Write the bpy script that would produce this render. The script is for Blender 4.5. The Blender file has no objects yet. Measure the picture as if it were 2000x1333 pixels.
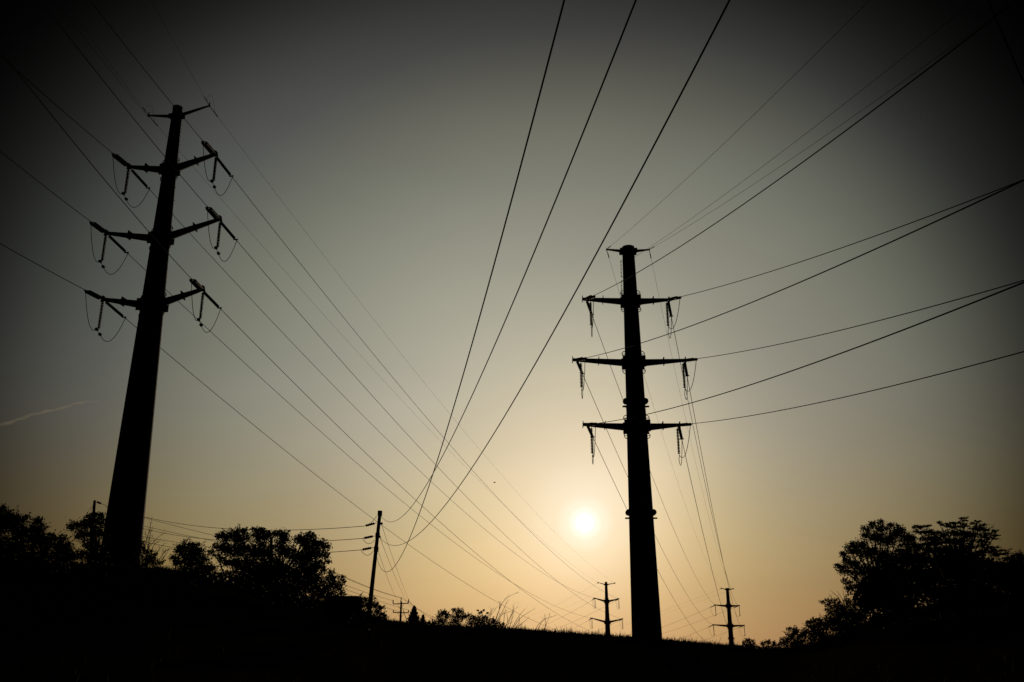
import bpy, math, random
import numpy as np
from mathutils import Vector, Matrix

random.seed(7)
rng = np.random.default_rng(11)
S = bpy.context.scene
COL = S.collection
R_ = math.radians

# ------------------------------------------------------------------ camera
# eye at the world origin; Y points into the picture, Z up; metres
RM = np.array([[0.999989149, 0.00158661295, -0.00437996438],
               [0.00465847922, -0.340582335, 0.940203155],
               [0.0, 0.940213357, 0.340586030]])      # rows: camera right, up, forward
FPX, CX, CY = 1944.0, 1000.0, 666.5


def ray(px, py):
    return RM.T @ np.array([(px - CX) / FPX, (CY - py) / FPX, 1.0])


def at(px, py, D):
    """point seen in that direction at D metres along the ground"""
    d = ray(px, py)
    return d * D / math.hypot(d[0], d[1])


cam = bpy.data.cameras.new('camera')
cam.sensor_width = 36.0
cam.lens = 36.0 * FPX / 2000.0
cam.clip_start = 0.1
cam.clip_end = 20000.0
camo = bpy.data.objects.new('camera', cam)
COL.objects.link(camo)
r0, r1, r2 = RM
camo.matrix_world = Matrix(((r0[0], r1[0], -r2[0], 0), (r0[1], r1[1], -r2[1], 0),
                            (r0[2], r1[2], -r2[2], 0), (0, 0, 0, 1)))
S.camera = camo

# ------------------------------------------------------------------ light
SUN_DIR = np.array([0.0708323, 0.98372012, 0.16515905])
SUN_DIR /= np.linalg.norm(SUN_DIR)
SUN_EL = math.asin(SUN_DIR[2])
SUN_AZ = math.atan2(SUN_DIR[0], SUN_DIR[1])
S.view_settings.view_transform = 'Standard'
S.view_settings.look = 'None'
S.view_settings.exposure = 0.0
S.view_settings.gamma = 1.0

sun = bpy.data.lights.new('sun', 'SUN')
sun.energy = 1.0
sun.angle = R_(0.5)
sun.color = (1.0, 0.78, 0.52)
suno = bpy.data.objects.new('sun', sun)
COL.objects.link(suno)
suno.rotation_euler = Vector(-SUN_DIR).to_track_quat('-Z', 'Y').to_euler()

W = bpy.data.worlds.new('World')
S.world = W
W.use_nodes = True
nt = W.node_tree
nt.nodes.clear()
N = nt.nodes.new
LK = nt.links.new


def vdot(a, vec):
    n = N('ShaderNodeVectorMath'); n.operation = 'DOT_PRODUCT'
    LK(a, n.inputs[0]); n.inputs[1].default_value = tuple(vec)
    return n.outputs['Value']


def mth(op, a, b=None, clamp=False):
    n = N('ShaderNodeMath'); n.operation = op; n.use_clamp = clamp
    for i, v in enumerate((a, b)):
        if v is None: continue
        if isinstance(v, (int, float)): n.inputs[i].default_value = v
        else: LK(v, n.inputs[i])
    return n.outputs[0]


def ramp(fac, stops, interp='B_SPLINE'):
    n = N('ShaderNodeValToRGB'); cr = n.color_ramp; cr.interpolation = interp
    while len(cr.elements) < len(stops): cr.elements.new(0.5)
    for e, (p, c) in zip(cr.elements, stops):
        e.position = p; e.color = (c[0], c[1], c[2], 1)
    LK(fac, n.inputs[0]); return n.outputs[0]


def mixc(mode, a, b, f=1.0):
    n = N('ShaderNodeMix'); n.data_type = 'RGBA'; n.blend_type = mode
    n.inputs[0].default_value = f
    n.clamp_result = False
    for i, v in ((6, a), (7, b)):
        if isinstance(v, tuple): n.inputs[i].default_value = (*v, 1)
        else: LK(v, n.inputs[i])
    return n.outputs[2]


tc = N('ShaderNodeTexCoord')
nrm = N('ShaderNodeVectorMath'); nrm.operation = 'NORMALIZE'
LK(tc.outputs['Generated'], nrm.inputs[0])
dirv = nrm.outputs[0]
th = mth('MULTIPLY', mth('ARCCOSINE', mth('MINIMUM', vdot(dirv, SUN_DIR), 0.9999999)), 180 / math.pi)
# lens vignette painted into the sky, darkening to near black away from this direction
VIGNETTE_DIR = np.array([-0.000438, 0.968059, 0.250723]); VIGNETTE_DIR /= np.linalg.norm(VIGNETTE_DIR)
ps = mth('MULTIPLY', mth('ARCCOSINE', mth('MINIMUM', vdot(dirv, VIGNETTE_DIR), 0.9999999)), 180 / math.pi)
sep = N('ShaderNodeSeparateXYZ'); LK(dirv, sep.inputs[0])
el = mth('MULTIPLY', mth('ARCSINE', sep.outputs['Z']), 180 / math.pi)

# colour of the haze by height above the horizon (degrees / 50)
body = ramp(mth('DIVIDE', el, 42.0), [
    (0.0, (0.60, 0.170, 0.020)), (0.1667, (0.3900, 0.2680, 0.0560)), (0.3333, (0.2680, 0.2688, 0.2560)),
    (0.5, (0.2170, 0.2340, 0.2040)), (0.6667, (0.2057, 0.2200, 0.2130)), (0.8333, (0.1480, 0.1450, 0.1440)),
    (1.0, (0.0645, 0.0690, 0.0800))])
# wide warm glow round the sun (degrees / 28)
glow = ramp(mth('DIVIDE', th, 28.0), [
    (0.0, (0.8500, 0.7400, 0.5750)), (0.1429, (0.6600, 0.5000, 0.3080)), (0.2857, (0.3939, 0.3250, 0.1862)),
    (0.4286, (0.2427, 0.2107, 0.1450)), (0.5714, (0.1803, 0.1527, 0.0900)), (0.7143, (0.1500, 0.1480, 0.0920)),
    (0.8571, (0.0767, 0.0699, 0.0200)), (1.0, (0.0, 0.0, 0.0))])
# bright aureole and the veiled disc (degrees / 4)
core = ramp(mth('DIVIDE', th, 4.0), [
    (0.00, (0.9, 0.9, 0.9)), (0.09, (0.5, 0.5, 0.55)), (0.16, (0.16, 0.20, 0.28)), (0.26, (0.07, 0.09, 0.13)),
    (0.45, (0.01, 0.02, 0.03)), (1.00, (0, 0, 0))], 'EASE')
vignette = ramp(mth('DIVIDE', ps, 36.0), [(k / 9.0, (v, v, v)) for k, v in enumerate(
    (0.83, 0.86, 0.875, 0.71, 0.595, 0.505, 0.335, 0.076, 0.007, 0.0))])  # painted vignette strength by angle from its centre
# physically based part of the sky, low sun in dusty air
nish = N('ShaderNodeTexSky'); nish.sky_type = 'NISHITA'; nish.sun_disc = False
nish.sun_elevation = SUN_EL; nish.sun_rotation = SUN_AZ
nish.dust_density = 6.0; nish.air_density = 1.0; nish.ozone_density = 1.0
# faint uneven banks of haze
mp = N('ShaderNodeMapping'); mp.inputs['Scale'].default_value = (2.2, 2.2, 7.0); LK(dirv, mp.inputs[0])
nz = N('ShaderNodeTexNoise'); nz.inputs['Scale'].default_value = 2.2; nz.inputs['Detail'].default_value = 3.0
LK(mp.outputs[0], nz.inputs['Vector'])
bank = mth('ADD', mth('MULTIPLY', nz.outputs['Fac'], 0.12), 0.94)
tot = mixc('ADD', mixc('ADD', body, glow), mixc('MULTIPLY', nish.outputs[0], (0.0005, 0.0005, 0.0005)))
tot = mixc('MULTIPLY', tot, bank)
tot = mixc('MULTIPLY', tot, vignette)
tot = mixc('ADD', tot, core)
bg = N('ShaderNodeBackground'); bg.inputs['Strength'].default_value = 1.0
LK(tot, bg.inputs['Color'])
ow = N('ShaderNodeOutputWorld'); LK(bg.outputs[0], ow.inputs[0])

# ------------------------------------------------------------------ materials


def mat(name, c1, c2, rough=0.8, scale=3.0, metal=0.0, bump=0.0, spec=0.3, stretch=(1, 1, 1)):
    m = bpy.data.materials.new(name); m.use_nodes = True
    t = m.node_tree; b = t.nodes['Principled BSDF']
    b.inputs['Roughness'].default_value = rough; b.inputs['Metallic'].default_value = metal
    b.inputs['Specular IOR Level'].default_value = spec
    co = t.nodes.new('ShaderNodeTexCoord'); mpn = t.nodes.new('ShaderNodeMapping')
    mpn.inputs['Scale'].default_value = stretch
    n = t.nodes.new('ShaderNodeTexNoise'); n.inputs['Scale'].default_value = scale; n.inputs['Detail'].default_value = 6
    r = t.nodes.new('ShaderNodeValToRGB')
    r.color_ramp.elements[0].position = 0.3; r.color_ramp.elements[0].color = (*c1, 1)
    r.color_ramp.elements[1].position = 0.7; r.color_ramp.elements[1].color = (*c2, 1)
    L = t.links.new
    L(co.outputs['Object'], mpn.inputs[0]); L(mpn.outputs[0], n.inputs['Vector'])
    L(n.outputs['Fac'], r.inputs[0]); L(r.outputs[0], b.inputs['Base Color'])
    if bump:
        bp = t.nodes.new('ShaderNodeBump'); bp.inputs['Strength'].default_value = bump
        L(n.outputs['Fac'], bp.inputs['Height']); L(bp.outputs[0], b.inputs['Normal'])
    return m


M_STEEL = mat('weathering_steel', (0.022, 0.014, 0.010), (0.040, 0.024, 0.016), 0.85, 2.0, 0.0, 0.1, 0.2, (1, 1, 0.3))
M_GALV = mat('dull_galvanised', (0.035, 0.035, 0.035), (0.06, 0.06, 0.058), 0.7, 9.0, 0.0, 0.05, 0.2)
M_PORC = mat('brown_porcelain', (0.04, 0.018, 0.010), (0.06, 0.026, 0.012), 0.5, 5.0, 0.0, 0.0, 0.25)
M_WIRE = mat('weathered_aluminium_wire', (0.010, 0.010, 0.010), (0.018, 0.018, 0.017), 0.9, 8.0, 0.0, 0.0, 0.02)
M_RUBBER = mat('black_cable_jacket', (0.002, 0.002, 0.002), (0.004, 0.004, 0.004), 0.95, 8.0, 0.0, 0.0, 0.0)
M_WOOD = mat('creosoted_wood', (0.016, 0.011, 0.008), (0.03, 0.02, 0.014), 0.9, 6.0, 0, 0.3, 0.1, (4, 4, 0.4))
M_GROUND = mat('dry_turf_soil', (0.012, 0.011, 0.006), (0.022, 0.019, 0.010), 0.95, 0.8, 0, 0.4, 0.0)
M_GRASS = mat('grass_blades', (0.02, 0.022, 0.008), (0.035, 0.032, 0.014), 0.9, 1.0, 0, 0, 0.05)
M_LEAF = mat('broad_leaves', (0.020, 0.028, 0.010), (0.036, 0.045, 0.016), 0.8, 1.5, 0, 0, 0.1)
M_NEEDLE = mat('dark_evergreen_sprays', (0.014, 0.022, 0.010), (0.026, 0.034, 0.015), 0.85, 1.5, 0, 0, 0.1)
M_BARK = mat('bark', (0.02, 0.015, 0.011), (0.035, 0.027, 0.02), 0.95, 8, 0, 0.4, 0.05, (3, 3, 0.6))
M_STEM = mat('dead_stems', (0.04, 0.028, 0.016), (0.07, 0.05, 0.03), 0.9, 8, 0, 0, 0.05)
M_ROOF = mat('shed_siding', (0.012, 0.011, 0.010), (0.02, 0.018, 0.016), 0.95, 4, 0, 0.1, 0.0)
M_BIRD = mat('dark_feathers', (0.02, 0.018, 0.016), (0.04, 0.035, 0.03), 0.9, 30, 0, 0, 0.05)

# ------------------------------------------------------------------ helpers


class MB:
    def __init__(s): s.v = []; s.f = []; s.n = 0

    def add(s, v, f):
        v = np.asarray(v, float)
        s.v.append(v); s.f += [[i + s.n for i in q] for q in f]; s.n += len(v)

    def tube(s, pts, rad, sides=8, cap=True):
        pts = np.asarray(pts, float); n = len(pts)
        rad = np.broadcast_to(np.asarray(rad, float), (n,))
        t = np.gradient(pts, axis=0); t /= np.linalg.norm(t, axis=1)[:, None] + 1e-12
        ref = np.array([0, 0, 1.0]) if abs(t[0][2]) < 0.8 else np.array([0, 1.0, 0])
        a0 = np.cross(t[0], ref); a0 /= np.linalg.norm(a0)
        ang = np.arange(sides) * 2 * math.pi / sides
        vs = []
        a = a0
        for i in range(n):
            a = a - t[i] * (a @ t[i]); a /= np.linalg.norm(a) + 1e-12
            b = np.cross(t[i], a)
            vs.append(pts[i] + rad[i] * (np.cos(ang)[:, None] * a + np.sin(ang)[:, None] * b))
        f = []
        for i in range(n - 1):
            for j in range(sides):
                k = (j + 1) % sides
                f.append([i * sides + j, i * sides + k, (i + 1) * sides + k, (i + 1) * sides + j])
        if cap:
            f.append(list(range(sides))[::-1]); f.append([(n - 1) * sides + j for j in range(sides)])
        s.add(np.concatenate(vs), f)
        return s

    def box(s, c, ax, hx):
        """box at centre c, axes rows ax (unit), half sizes hx"""
        ax = np.asarray(ax, float); c = np.asarray(c, float)
        v = [c + i * hx[0] * ax[0] + j * hx[1] * ax[1] + k * hx[2] * ax[2] for i in (-1, 1) for j in (-1, 1) for k in (-1, 1)]
        s.add(v, [[0, 1, 3, 2], [4, 6, 7, 5], [0, 4, 5, 1], [2, 3, 7, 6], [0, 2, 6, 4], [1, 5, 7, 3]])
        return s

    def mesh(s, name, m, smooth=False):
        me = bpy.data.meshes.new(name)
        me.from_pydata(np.concatenate(s.v).tolist(), [], s.f)
        me.materials.append(m)
        if smooth: me.shade_smooth()
        me.update()
        return me

    def build(s, name, m, parent=None, smooth=False, origin=None):
        o = None
        if origin is not None:
            s.v = [v - np.asarray(origin) for v in s.v]
        o = link(name, s.mesh(name, m, smooth), parent)
        if origin is not None: o.location = tuple(origin)
        return o


def link(name, data, parent=None):
    o = bpy.data.objects.new(name, data); COL.objects.link(o)
    if parent is not None: o.parent = parent
    return o


def tag(o, label=None, cat=None, group=None, kind=None):
    if label: o['label'] = label
    if cat: o['category'] = cat
    if group: o['group'] = group
    if kind: o['kind'] = kind
    return o


def thing(name, loc, label, cat, group=None):
    o = link(name, None); o.location = tuple(loc)
    return tag(o, label, cat, group)


def quads(name, V, m, parent=None, nv=4):
    """fast mesh: V is (n, nv, 3)"""
    n = len(V); me = bpy.data.meshes.new(name)
    me.vertices.add(n * nv); me.vertices.foreach_set('co', V.reshape(-1).astype(np.float32))
    me.loops.add(n * nv); me.loops.foreach_set('vertex_index', np.arange(n * nv, dtype=np.int32))
    me.polygons.add(n); me.polygons.foreach_set('loop_start', (np.arange(n) * nv).astype(np.int32))
    me.materials.append(m); me.update(calc_edges=True); me.validate()
    return link(name, me, parent)


UP = np.array([0, 0, 1.0])

# ------------------------------------------------------------------ ground
CREST = np.array([(-1200, 1010), (-600, 1060), (-200, 1095), (0, 1108), (200, 1108), (330, 1109), (400, 1128), (520, 1160), (640, 1178),
                  (700, 1194), (757, 1216), (850, 1222), (1000, 1229), (1100, 1236.5), (1250, 1247), (1424, 1262),
                  (1500, 1271), (1560, 1272), (1600, 1255), (1660, 1225), (1760, 1195), (2000, 1160), (2300, 1120), (2900, 1080)], float)
RC = 76.0
_az = []; _z = []
for x_, y_ in CREST:
    p_ = at(x_, y_, RC); _az.append(math.atan2(p_[0], p_[1])); _z.append(p_[2])
_az = np.array(_az); _z = np.array(_z)
_fine = np.linspace(_az[0], _az[-1], 400)
_zf = np.interp(_fine, _az, _z)
_k = np.exp(-0.5 * (np.arange(-8, 9) / 3.0) ** 2); _k /= _k.sum()
_zf = np.convolve(np.pad(_zf, 8, mode='edge'), _k, mode='valid')


def ground_z(x, y):
    x = np.asarray(x, float); y = np.asarray(y, float)
    r = np.hypot(x, y); az = np.arctan2(x, y)
    zc = np.interp(az, _fine, _zf)
    # behind the viewer the slope just levels out
    back = np.clip((np.abs(az) - 0.62) / 1.2, 0, 1); back = back * back * (3 - 2 * back)
    zc = zc * (1 - back) + (-1.7) * back
    u = np.clip(r / RC, 0, 1)
    z = -1.7 + (zc + 1.7) * u ** 1.35
    e = np.clip((r - RC) / 110.0, 0, 1); e = e * e * (3 - 2 * e)
    z = np.where(r > RC, zc * (1 - e) + (-6.0) * e, z)
    bump = 0.10 * np.sin(x * 0.31 + 1.3) * np.sin(y * 0.27) + 0.05 * np.sin(x * 0.9) * np.cos(y * 1.1 + x * .3)
    near = np.clip(r / 12, 0, 1) * np.clip((RC - r) / 25, 0, 1)
    return z + bump * near


def build_ground():
    rr = np.concatenate([[0.0], np.geomspace(1.5, 60, 34), np.linspace(61, 92, 40), np.geomspace(95, 260, 26), np.geomspace(300, 9000, 16)])
    na = 360
    az = np.linspace(-math.pi, math.pi, na, endpoint=False)
    vs = [np.array([[0, 0, -1.7]])]
    for r in rr[1:]:
        x = r * np.sin(az); y = r * np.cos(az)
        vs.append(np.stack([x, y, ground_z(x, y)], 1))
    v = np.concatenate(vs); f = []
    for j in range(na):
        f.append([0, 1 + (j + 1) % na, 1 + j])
    for i in range(len(rr) - 2):
        a = 1 + i * na; b = a + na
        for j in range(na):
            k = (j + 1) % na
            f.append([a + j, a + k, b + k, b + j])
    mb = MB(); mb.add(v, f)
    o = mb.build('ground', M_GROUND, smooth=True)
    tag(o, kind='structure')


build_ground()


def build_grass():
    n1, n2 = 46000, 14000
    az = rng.uniform(-0.56, 0.56, n1); r = RC + rng.normal(-1.0, 2.2, n1)
    az2 = rng.uniform(-0.6, 0.6, n2); r2 = rng.uniform(6, 72, n2)
    az = np.concatenate([az, az2]); r = np.concatenate([r, r2]); n = n1 + n2
    x = r * np.sin(az); y = r * np.cos(az); z = ground_z(x, y) - 0.02
    # clumpy height
    cl = 0.5 + 0.5 * np.sin(az * 190 + 2 * np.sin(az * 47)) * np.sin(az * 83 + r)
    h = rng.gamma(3.0, 0.039, n) * (0.7 + 1.0 * cl) + 0.05
    tall = rng.random(n) < 0.02; h[tall] *= rng.uniform(1.5, 2.4, tall.sum())
    w = rng.uniform(0.008, 0.020, n) * np.where(np.arange(n) < n1, 1.2, 0.6)
    th_ = rng.uniform(0, math.pi, n); lean = rng.normal(0, 0.28, (n, 2)) * h[:, None] + np.array([0.10, 0]) * h[:, None]
    dx = np.cos(th_) * w; dy = np.sin(th_) * w
    b = np.stack([x, y, z], 1)
    V = np.zeros((n, 4, 3))
    V[:, 0] = b + np.stack([dx, dy, 0 * x], 1); V[:, 1] = b - np.stack([dx, dy, 0 * x], 1)
    mid = b + np.stack([lean[:, 0] * .35, lean[:, 1] * .35, h * .6], 1)
    V[:, 2] = mid - 0.55 * np.stack([dx, dy, 0 * x], 1)
    V[:, 3] = b + np.stack([lean[:, 0], lean[:, 1], h], 1)
    V2 = V.copy(); V2[:, 0] = V[:, 0]; V2[:, 1] = V[:, 2]; V2[:, 2] = V[:, 3]; V2[:, 3] = mid + 0.55 * np.stack([dx, dy, 0 * x], 1)
    V[:, 3] = V2[:, 3]
    tri = V2[:, 1:4]
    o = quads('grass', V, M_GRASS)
    o2 = quads('grass_tips', tri, M_GRASS, nv=3)
    # one object
    a = o.data; 
    allv = np.concatenate([V.reshape(-1, 3), tri.reshape(-1, 3)])
    me = bpy.data.meshes.new('grass')
    nq = len(V); ntq = len(tri)
    me.vertices.add(len(allv)); me.vertices.foreach_set('co', allv.reshape(-1).astype(np.float32))
    me.loops.add(len(allv)); me.loops.foreach_set('vertex_index', np.arange(len(allv), dtype=np.int32))
    me.polygons.add(nq + ntq)
    me.polygons.foreach_set('loop_start', np.concatenate([np.arange(nq) * 4, nq * 4 + np.arange(ntq) * 3]).astype(np.int32))
    me.materials.append(M_GRASS); me.update(calc_edges=True); me.validate()
    o.data = me; bpy.data.objects.remove(o2)
    tag(o, 'uncut grass covering the dark slope and fringing its crest', 'grass', kind='stuff')


build_grass()

# ------------------------------------------------------------------ transmission poles
TIPS = ['left ground wire', 'right ground wire', 'upper left', 'upper right', 'middle left', 'middle right', 'lower left', 'lower right']


def tower_pts(P):
    X, Y, az = P[:3]; h = P[3:7]; ll = P[7:11]; rr = P[11:15]; ri = P[15:17]
    a = np.array([math.cos(az), -math.sin(az), 0]); B = np.array([X, Y, 0.0]); tips = []
    for i in range(4):
        s = ri[0] if i == 0 else ri[1]
        tips.append(B - a * ll[i] + [0, 0, h[i] + s * ll[i]])
        tips.append(B + a * rr[i] + [0, 0, h[i] + s * rr[i]])
    return np.array(tips), a


PR = [10.7337, 83.294, -0.02, 38.8838, 33.9411, 28.1058, 22.2447, 1.9891, 4.3445, 5.3764, 4.6248, 1.9437, 3.4671, 4.581, 3.719, 0.0992, 0.0452]
PL = [-28.9988, 74.4868, 0.2393, 47.8618, 42.5994, 36.1612, 30.2059, 2.7967, 4.04, 5.3214, 4.69, 3.087, 4.2834, 5.3185, 4.458, 0.1835, 0.2122]


def moved(P, q):
    p = list(P); p[0], p[1], p[2] = q[:3]
    for i in range(3, 7): p[i] += q[3]
    return p


PFR = moved(PR, (65.4585, 311.909, -0.2301, -6.9087))
PFL = moved(PL, (29.9296, 328.025, -0.3344, -12.5897))


def curve_from(A, az, m, k, L, n):
    t = np.linspace(0, L, n)[:, None]
    return np.asarray(A) + t * np.array([math.sin(az), math.cos(az), 0]) + UP * (m * t + k * t * t / 2)


def curve_between(A, Q, s, n=60):
    A = np.asarray(A, float); Q = np.asarray(Q, float)
    t = np.linspace(0, 1, n)[:, None]
    return A + (Q - A) * t - UP * 4 * s * t * (1 - t)


STR_L = 2.75


def string_mesh(nd=17, L=STR_L, rd=0.128, sides=12):
    mb = MB(); ang = np.arange(sides) * 2 * math.pi / sides
    prof = [(0.018, 0.0), (0.018, 0.14)]
    z0, z1 = 0.16, L - 0.18
    st = (z1 - z0) / nd
    for i in range(nd):
        z = z0 + i * st
        prof += [(0.06, z), (0.065, z + st * .22), (rd, z + st * .42), (rd, z + st * .60), (0.065, z + st * .74), (0.05, z + st * .95)]
    prof += [(0.018, L - 0.17), (0.018, L)]
    v = []
    for r, z in prof:
        v += [(r * math.cos(t), r * math.sin(t), z) for t in ang]
    f = []
    for i in range(len(prof) - 1):
        for j in range(sides):
            k = (j + 1) % sides
            f.append([i * sides + j, i * sides + k, (i + 1) * sides + k, (i + 1) * sides + j])
    mb.add(v, f); mb.f.append(list(range(sides))[::-1]); mb.f.append([(len(prof) - 1) * sides + j for j in range(sides)])
    return mb.mesh('insulator_string', M_PORC)


STRING = string_mesh()
STRING_FAR = string_mesh(sides=6)
VSTR_L = 2.45


def put_string(parent, base, p, d, me, L=STR_L):
    o = link('insulator_string', me, parent)
    q = Vector(d).to_track_quat('Z', 'Y')
    o.location = tuple(np.asarray(p) - base); o.rotation_mode = 'QUATERNION'; o.rotation_quaternion = q
    o.scale = (1, 1, L / STR_L)
    return o


def build_tower(P, base_z, r_top, r_slope, label, ins, outs, ladder_side, detail=2, twin_in=True, twin_out=False, inset=0.0, cap=.85, loops=True, group=None):
    """ins/outs: 8 point arrays (the wires reaching each arm tip, starting at the tip)"""
    tips, a = tower_pts(P)
    X, Y = P[0], P[1]; base = np.array([X, Y, base_z]); top = P[3] + cap
    t = thing('transmission_pole', base, label, 'transmission pole', 'steel transmission poles')
    rad = lambda z: r_top + (top - z) * r_slope
    b = np.array([-a[1], a[0], 0.0])       # along the line
    # shaft in slip-jointed sections
    mb = MB(); zs = [base_z - 1.0, base_z + 6, base_z + 14, P[6] - 5, P[6] + 3, P[5] + 3, P[4] + 2, top - 0.02, top]
    zs = sorted(zs); rs = [rad(z) for z in zs]; rs[-1] *= 0.9
    sides = 24 if detail > 1 else 12
    mb.tube([np.array([X, Y, z]) - base for z in zs], rs, sides)
    mb.build('shaft', M_STEEL, t, smooth=False)
    if detail > 1:
        mb = MB(); mb.tube([[0, 0, top - base_z - 0.06], [0, 0, top - base_z + 0.05], [0, 0, top - base_z + 0.14]], [r_top * 1.06, r_top * 1.06, r_top * .5], 24)
        mb.build('pole_cap', M_STEEL, t)
    # arms
    for i in range(8):
        lv = i // 2; sgn = -1 if i % 2 == 0 else 1
        z = P[3 + lv]; r = rad(z)
        root = np.array([X, Y, z]) + a * sgn * r * 0.8 + UP * (P[15] if lv == 0 else P[16]) * r * .8
        tip = tips[i]
        d = tip - root; L = np.linalg.norm(d); d /= L
        w = np.cross(d, UP); w /= np.linalg.norm(w); u = np.cross(w, d)
        hr, ht = (0.17, 0.075) if lv == 0 else (0.35, 0.15)
        mb = MB()
        pts = [root, root + d * L * .5, tip]
        rr2 = [hr, (hr + ht) / 2, ht]
        # octagonal taper, hung so that the upper edge runs straight
        mb.tube([p - base - u * (q - ht) * (.35) for p, q in zip(pts, rr2)], [q * 1.0 for q in rr2], 8)
        mb.build('ground_wire_arm' if lv == 0 else 'cross_arm', M_STEEL, t)
        if detail > 1:
            mb = MB()
            mb.box(tip - base + d * 0.02, (d, u, w), (0.025, ht * 1.9 if lv else ht * 1.5, ht * 1.2))
            if lv:
                mid = root + d * L * .52
                m2 = MB(); m2.box(mid - base, (d, u, w), (0.02, 0.34, 0.30)); m2.build('arm_flange', M_STEEL, t)
            mb.build('end_plate', M_STEEL, t)
        else:
            mb = MB(); mb.box(tip - base, (d, u, w), (0.12, 0.2, 0.16)); mb.build('end_plate', M_STEEL, t)
    # brackets where the arms meet the shaft
    for lv in range(4):
        z = P[3 + lv]; r = rad(z); hb = 0.22 if lv == 0 else 0.52
        for sgn in (-1, 1):
            mb = MB()
            for wv in (-.5, .5):
                mb.box(np.array([X, Y, z]) + a * sgn * (r + 0.02) + b * wv * r * 1.1 - base, (a, b, UP), (0.23, 0.03, hb))
            mb.box(np.array([X, Y, z - .02]) + a * sgn * r - base, (a, b, UP), (0.20, r * .57, hb * .72))
            mb.build('arm_bracket', M_STEEL, t)
        if lv:
            for sgn in (-1, 1):
                for dz in (1, -1):
                    mb = MB(); c = np.array([X, Y, z + dz * (hb + 0.26)]) + a * sgn * (r - 0.02)
                    ang = np.linspace(-math.pi / 2, math.pi / 2, 10)
                    mb.tube([c + a * sgn * .26 * math.cos(q) + UP * .26 * math.sin(q) - base for q in ang], 0.035, 6)
                    mb.tube([c - base, c + a * sgn * .26 - base], 0.028, 6)
                    mb.build('lifting_ring', M_STEEL, t)
    for zz in ((P[6] + 2.3, P[6] - 7.4) if cap < .5 else ()):
        r = rad(zz)
        for sgn in (-1, 1):
            mb = MB(); c = np.array([X, Y, zz]) + a * sgn * (r + 0.02) - base
            mb.tube([c - b * .16, c + b * .16], 0.26, 12)
            mb.box(c + a * sgn * .06 - UP * .48, (a, b, UP), (0.24, 0.12, 0.05))
            mb.build('jacking_lug', M_STEEL, t)
    # climbing ladder segments near the top and step bolts below
    if detail > 1:
        ls = ladder_side
        la = (a * ls * 0.97 + b * -0.25); la /= np.linalg.norm(la)
        z = top - 1.3
        for seg in range(2):
            zt, zb_ = z, z - 1.75
            mb = MB(); r = rad(z) + 0.2
            mb.tube([np.array([X, Y, zt]) + la * r - base, np.array([X, Y, zb_]) + la * (r + .03) - base], 0.022, 6)
            for zz in (zt - .12, zb_ + .06):
                mb.tube([np.array([X, Y, zz]) + la * (rad(zz) - .05) - base, np.array([X, Y, zz]) + la * (r + .03) - base], 0.02, 6)
            for q in range(5):
                zz = zt - .2 - q * .36
                cpt = np.array([X, Y, zz]) + la * r - base
                tw = np.cross(la, UP)
                mb.tube([cpt - tw * .2, cpt + tw * .2], 0.014, 5); mb.tube([cpt, cpt + la * .1], 0.012, 5)
            mb.build('climbing_ladder', M_GALV, t)
            z -= 2.0
        bm_ = MB(); bm_.tube([[0, 0, 0], [0, 0, .17]], 0.02, 6); bm_.tube([[0, 0, .17], [0, 0, .195]], 0.036, 6)
        bme = bm_.mesh('step_bolt', M_GALV)
        z = P[4] - 1.2; k = 0
        while z > base_z + 6 and k < 60 and loops:
            az2 = 0.22 if k % 2 else -0.22
            dd = la * math.cos(az2) + np.cross(UP, la) * math.sin(az2)
            o = link('step_bolt', bme, t)
            o.location = tuple(np.array([X, Y, z]) + dd * rad(z) - base)
            o.rotation_mode = 'QUATERNION'; o.rotation_quaternion = Vector(dd).to_track_quat('Z', 'Y')
            z -= 0.62; k += 1
    # insulators and jumpers
    me = STRING if detail > 1 else STRING_FAR
    for i in range(2, 8):
        sgn = -1 if i % 2 == 0 else 1
        tip = tips[i]
        ends = []
        for wire, twin in ((ins[i], twin_in), (outs[i], twin_out)):
            d = wire[3] - wire[0]; d = d / np.linalg.norm(d)
            w = np.cross(d, UP); w /= np.linalg.norm(w)
            off = [0.15, -0.15] if twin else [0.0]
            for q in off:
                put_string(t, base, wire[0] + w * q + d * 0.28 - UP * .02, d, me)
            mb = MB()
            mb.box(wire[0] + d * .2 - base, (d, w, np.cross(d, w)), (.10, .22, .022))
            mb.build('yoke_plate', M_GALV, t); mb = MB()
            mb.box(wire[0] + d * (STR_L + .32) - base, (d, w, np.cross(d, w)), (.07, .20, .022))
            mb.build('yoke_plate', M_GALV, t); mb = MB()
            mb.tube([wire[0] + d * (STR_L + .3) - base, wire[0] + d * (STR_L + .62) - base], .045, 6)
            mb.build('wire_clamp', M_GALV, t)
            ends.append(wire[0] + d * (STR_L + .5))
        vt = tip - a * sgn * (inset if sgn < 0 else inset * .3) - UP * 0.18
        put_string(t, base, vt, (0, 0, -1), me, VSTR_L + .1)
        vb = vt - UP * (VSTR_L + .2)
        dirn = ends[1] - ends[0]; dirn[2] = 0; dirn /= np.linalg.norm(dirn)
        p1 = vb - dirn * .30 + UP * .08; p2 = vb + dirn * .30 - UP * .14
        j1 = curve_between(ends[0], p1, 1.15, 22); j2 = curve_between(p2, ends[1], 1.25, 22)
        mb = MB(); mb.tube(np.concatenate([j1[:-1], [p1, p2], j2[1:]]) - base, 0.026 if detail > 1 else 0.03, 6)
        jw = mb.build('jumper_wire', M_WIRE, t)
        for p in ((p1, p2) if loops else ()):
            mb = MB(); mb.tube([p - dirn * .13 - base, p - dirn * .08 - base, p + dirn * .08 - base, p + dirn * .13 - base], [.05, .13, .13, .05], 10)
            mb.build('jumper_weight', M_GALV, jw)
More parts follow.
